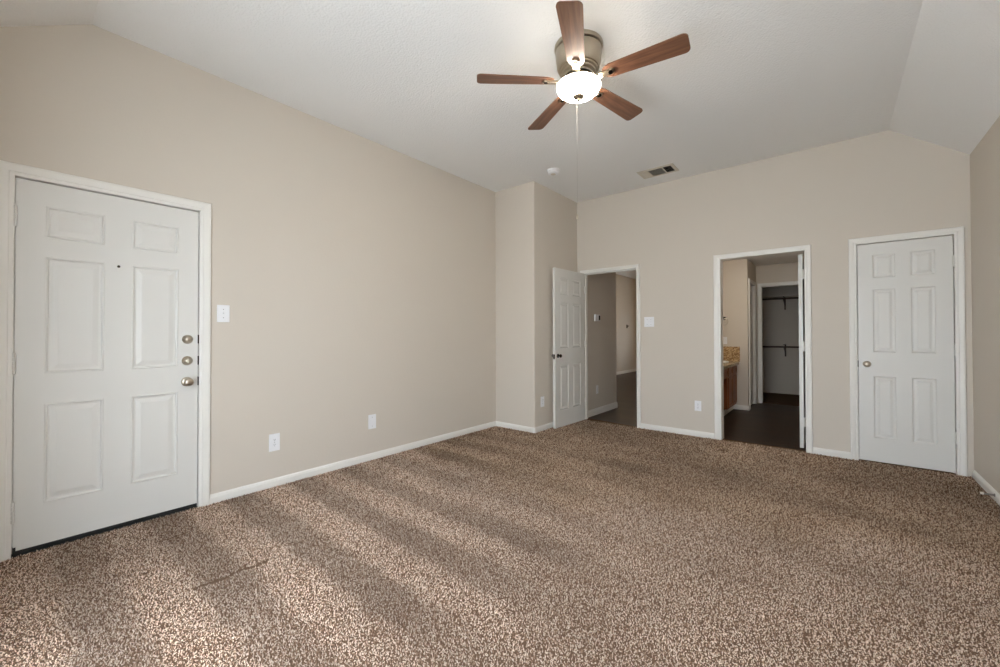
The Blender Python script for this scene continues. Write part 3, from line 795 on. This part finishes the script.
def front(name, y0, y1, z0, z1, shaker=True):
    bm = NB(); 
    R2 = []
    for ins, x in ((0, VF-.02), (0, VF-.003), (.004, VF), (.034, VF), (.038, VF-.007)):
        R2.append([bm.verts.new((x-VF, y-VY_1, z)) for y, z in ((y0+ins, z0+ins), (y1-ins, z0+ins), (y1-ins, z1-ins), (y0+ins, z1-ins))])
    for A, B in zip(R2, R2[1:]):
        for k in range(4): bm.faces.new((A[k], A[(k+1) % 4], B[(k+1) % 4], B[k]))
    bm.faces.new(R2[-1]); bm.faces.new(R2[0][::-1])
    return obj(name, bm, M_CAB, van)
front('drawer', 6.70, 7.00, 0.565, 0.690); front('drawer', 7.03, 7.345, 0.565, 0.690); front('drawer', 6.02, 6.655, 0.565, 0.690)
front('cabinet_door', 6.70, 7.01, 0.105, 0.545); front('cabinet_door', 7.03, 7.345, 0.105, 0.545)
bm = NB(); box(bm, -1.795, VF+0.030, VY_0-.02, VY_1-.001, 0.703, 0.748, 0.006)
tag(obj('countertop', bm, M_GRANITE), 'tan speckled stone countertop on the wooden vanity', 'countertop')
sk = root('sink_basin', (-1.425, 6.96, 0.748), 0, 'white oval drop-in sink rim on the vanity countertop', 'sink')
bm = NB(); lathe(bm, [(.14, .0005), (.205, .0005), (.21, .014), (.200, .022), (.175, .018), (.165, .004), (.14, .002)], Matrix.Diagonal((0.85, 1.25, 1, 1)), 40)
obj('rim', bm, M_SINK, sk, smooth=True, angle=60)
bm = NB(); lathe(bm, [(.166, .0035), (.12, .0022), (0, .0015)], Matrix.Diagonal((0.85, 1.25, 1, 1)), 40); obj('bowl', bm, M_SINK, sk, smooth=True)
bm = NB(); box(bm, -1.795, -1.157, BYE-.012, BYE-.0005, 0.749, 0.985, 0.002)
tag(obj('backsplash', bm, M_TILE), 'mosaic tile side splash above the vanity countertop', 'backsplash')
r = plate('light_switch', (-1.372, BYE, 1.082), 0, 0.075, 0.116, 'white switch plate above the mosaic tile splash', 'light switch')
toggle(r, 0)
tr = root('towel_ring', (-1.372, BYE, 1.44), 0, 'small metal towel ring above the bathroom switch plate', 'towel ring')
bm = NB(); lathe(bm, [(0, .03), (.009, .028), (.010, .008), (.022, .006), (.024, 0), (0, 0)], OUT, 18); obj('post', bm, M_BRONZE, tr, smooth=True)
bm = NB(); tube(bm, [(.055*math.sin(2*PI*k/28), -.028, -.055+.055*math.cos(2*PI*k/28)) for k in range(29)], .0045, 8); obj('ring', bm, M_NICKEL, tr, smooth=True)
bl_ = root('bath_fill_lamp', (-1.0, 6.25, BZ_), 0, 'added unseen fill lamp over the bathroom floor', 'lamp')  # out of sight, added to brighten the bathroom
bm = NB(); lathe(bm, [(0, 0), (.16, 0), (.16, -.02), (0, -.02)], n=28); obj('base', bm, M_BRUSH, bl_, smooth=True, angle=35)
bm = NB(); lathe(bm, [(.15, -.02), (.14, -.05), (.10, -.075), (.05, -.088), (0, -.09)], n=28); obj('lamp_shade', bm, M_BATHFILL, bl_, smooth=True)
# walk-in closet
CX0, CX1, CY1 = -1.30, 0.30, 9.75
bm = NB(); box(bm, CX0-.1, CX0, BYF+.08, CY1+.1, -0.06, BZ_); box(bm, CX1, CX1+.1, BYF, CY1+.1, -0.06, BZ_); box(bm, CX0, CX1, CY1, CY1+.1, -0.06, BZ_)
box(bm, CX0, -1.15, BYF+.0, BYF+.08, -0.06, BZ_); box(bm, 0.0, CX1, BYF, BYF+.08, -0.06, BZ_)
struct('wall_closet', bm, M_WALL, 'unlit beige walls inside the walk-in closet', 'wall')
bm = NB(); box(bm, CX0, CX1, BYF+.04, CY1, -0.05, 0.004)
struct('floor_closet', bm, M_CLOSETCARPET, 'dark brown carpet inside the walk-in closet', 'carpet')
bm = NB(); box(bm, CX0+.002, CX1-.002, CY1-.34, CY1-.001, 1.905, 1.925, .002)
tag(obj('closet_shelf', bm, M_SHELF), 'painted shelf high on the closet back wall', 'shelf')
def rod(z, label):
    r = root('closet_rod', ((CX0+CX1)/2, CY1-.30, z), 0, label, 'clothes rod')
    bm = NB(); h_ = (CX1-CX0)/2-.002; tube(bm, [(-h_, 0, 0), (h_, 0, 0)], .016, 14); obj('rod', bm, M_ROD, r, smooth=True, angle=60)
    for s in (-1, 1):
        bm = NB(); R = Matrix.Translation((s*(h_+.001), 0, 0)) @ Matrix.Rotation(-s*PI/2, 4, 'Y'); lathe(bm, [(0, 0), (.03, 0), (.03, .004), (.019, .006), (.019, .02), (0, .02)], R, 18); obj('rod_flange', bm, M_ROD, r, smooth=True, angle=40)
    return r
rod(1.862, 'upper clothes rod under the closet shelf'); rod(0.935, 'lower clothes rod across the middle of the closet')
def bracket(z0, z1, label):
    r = root('rod_bracket', (-0.752, CY1, z1), 0, label, 'bracket')
    hgt = z1-z0
    bm = NB(); box(bm, -.013, .013, -.006, -.0005, -hgt, 0, .002); obj('back_plate', bm, M_ROD, r)
    bm = NB(); tube(bm, [(0, -.006, -hgt*.85), (0, -.12, -hgt*.5), (0, -.27, -.075), (0, -.30, -.060)], .010, 8); obj('brace', bm, M_ROD, r, smooth=True)
    bm = NB(); box(bm, -.011, .011, -.31, -.004, -.012, -.002, .002); obj('arm', bm, M_ROD, r)
    return r
bracket(1.66, 1.904, 'dark metal bracket holding the closet shelf'); bracket(0.74, 0.985, 'dark metal bracket holding the lower clothes rod')
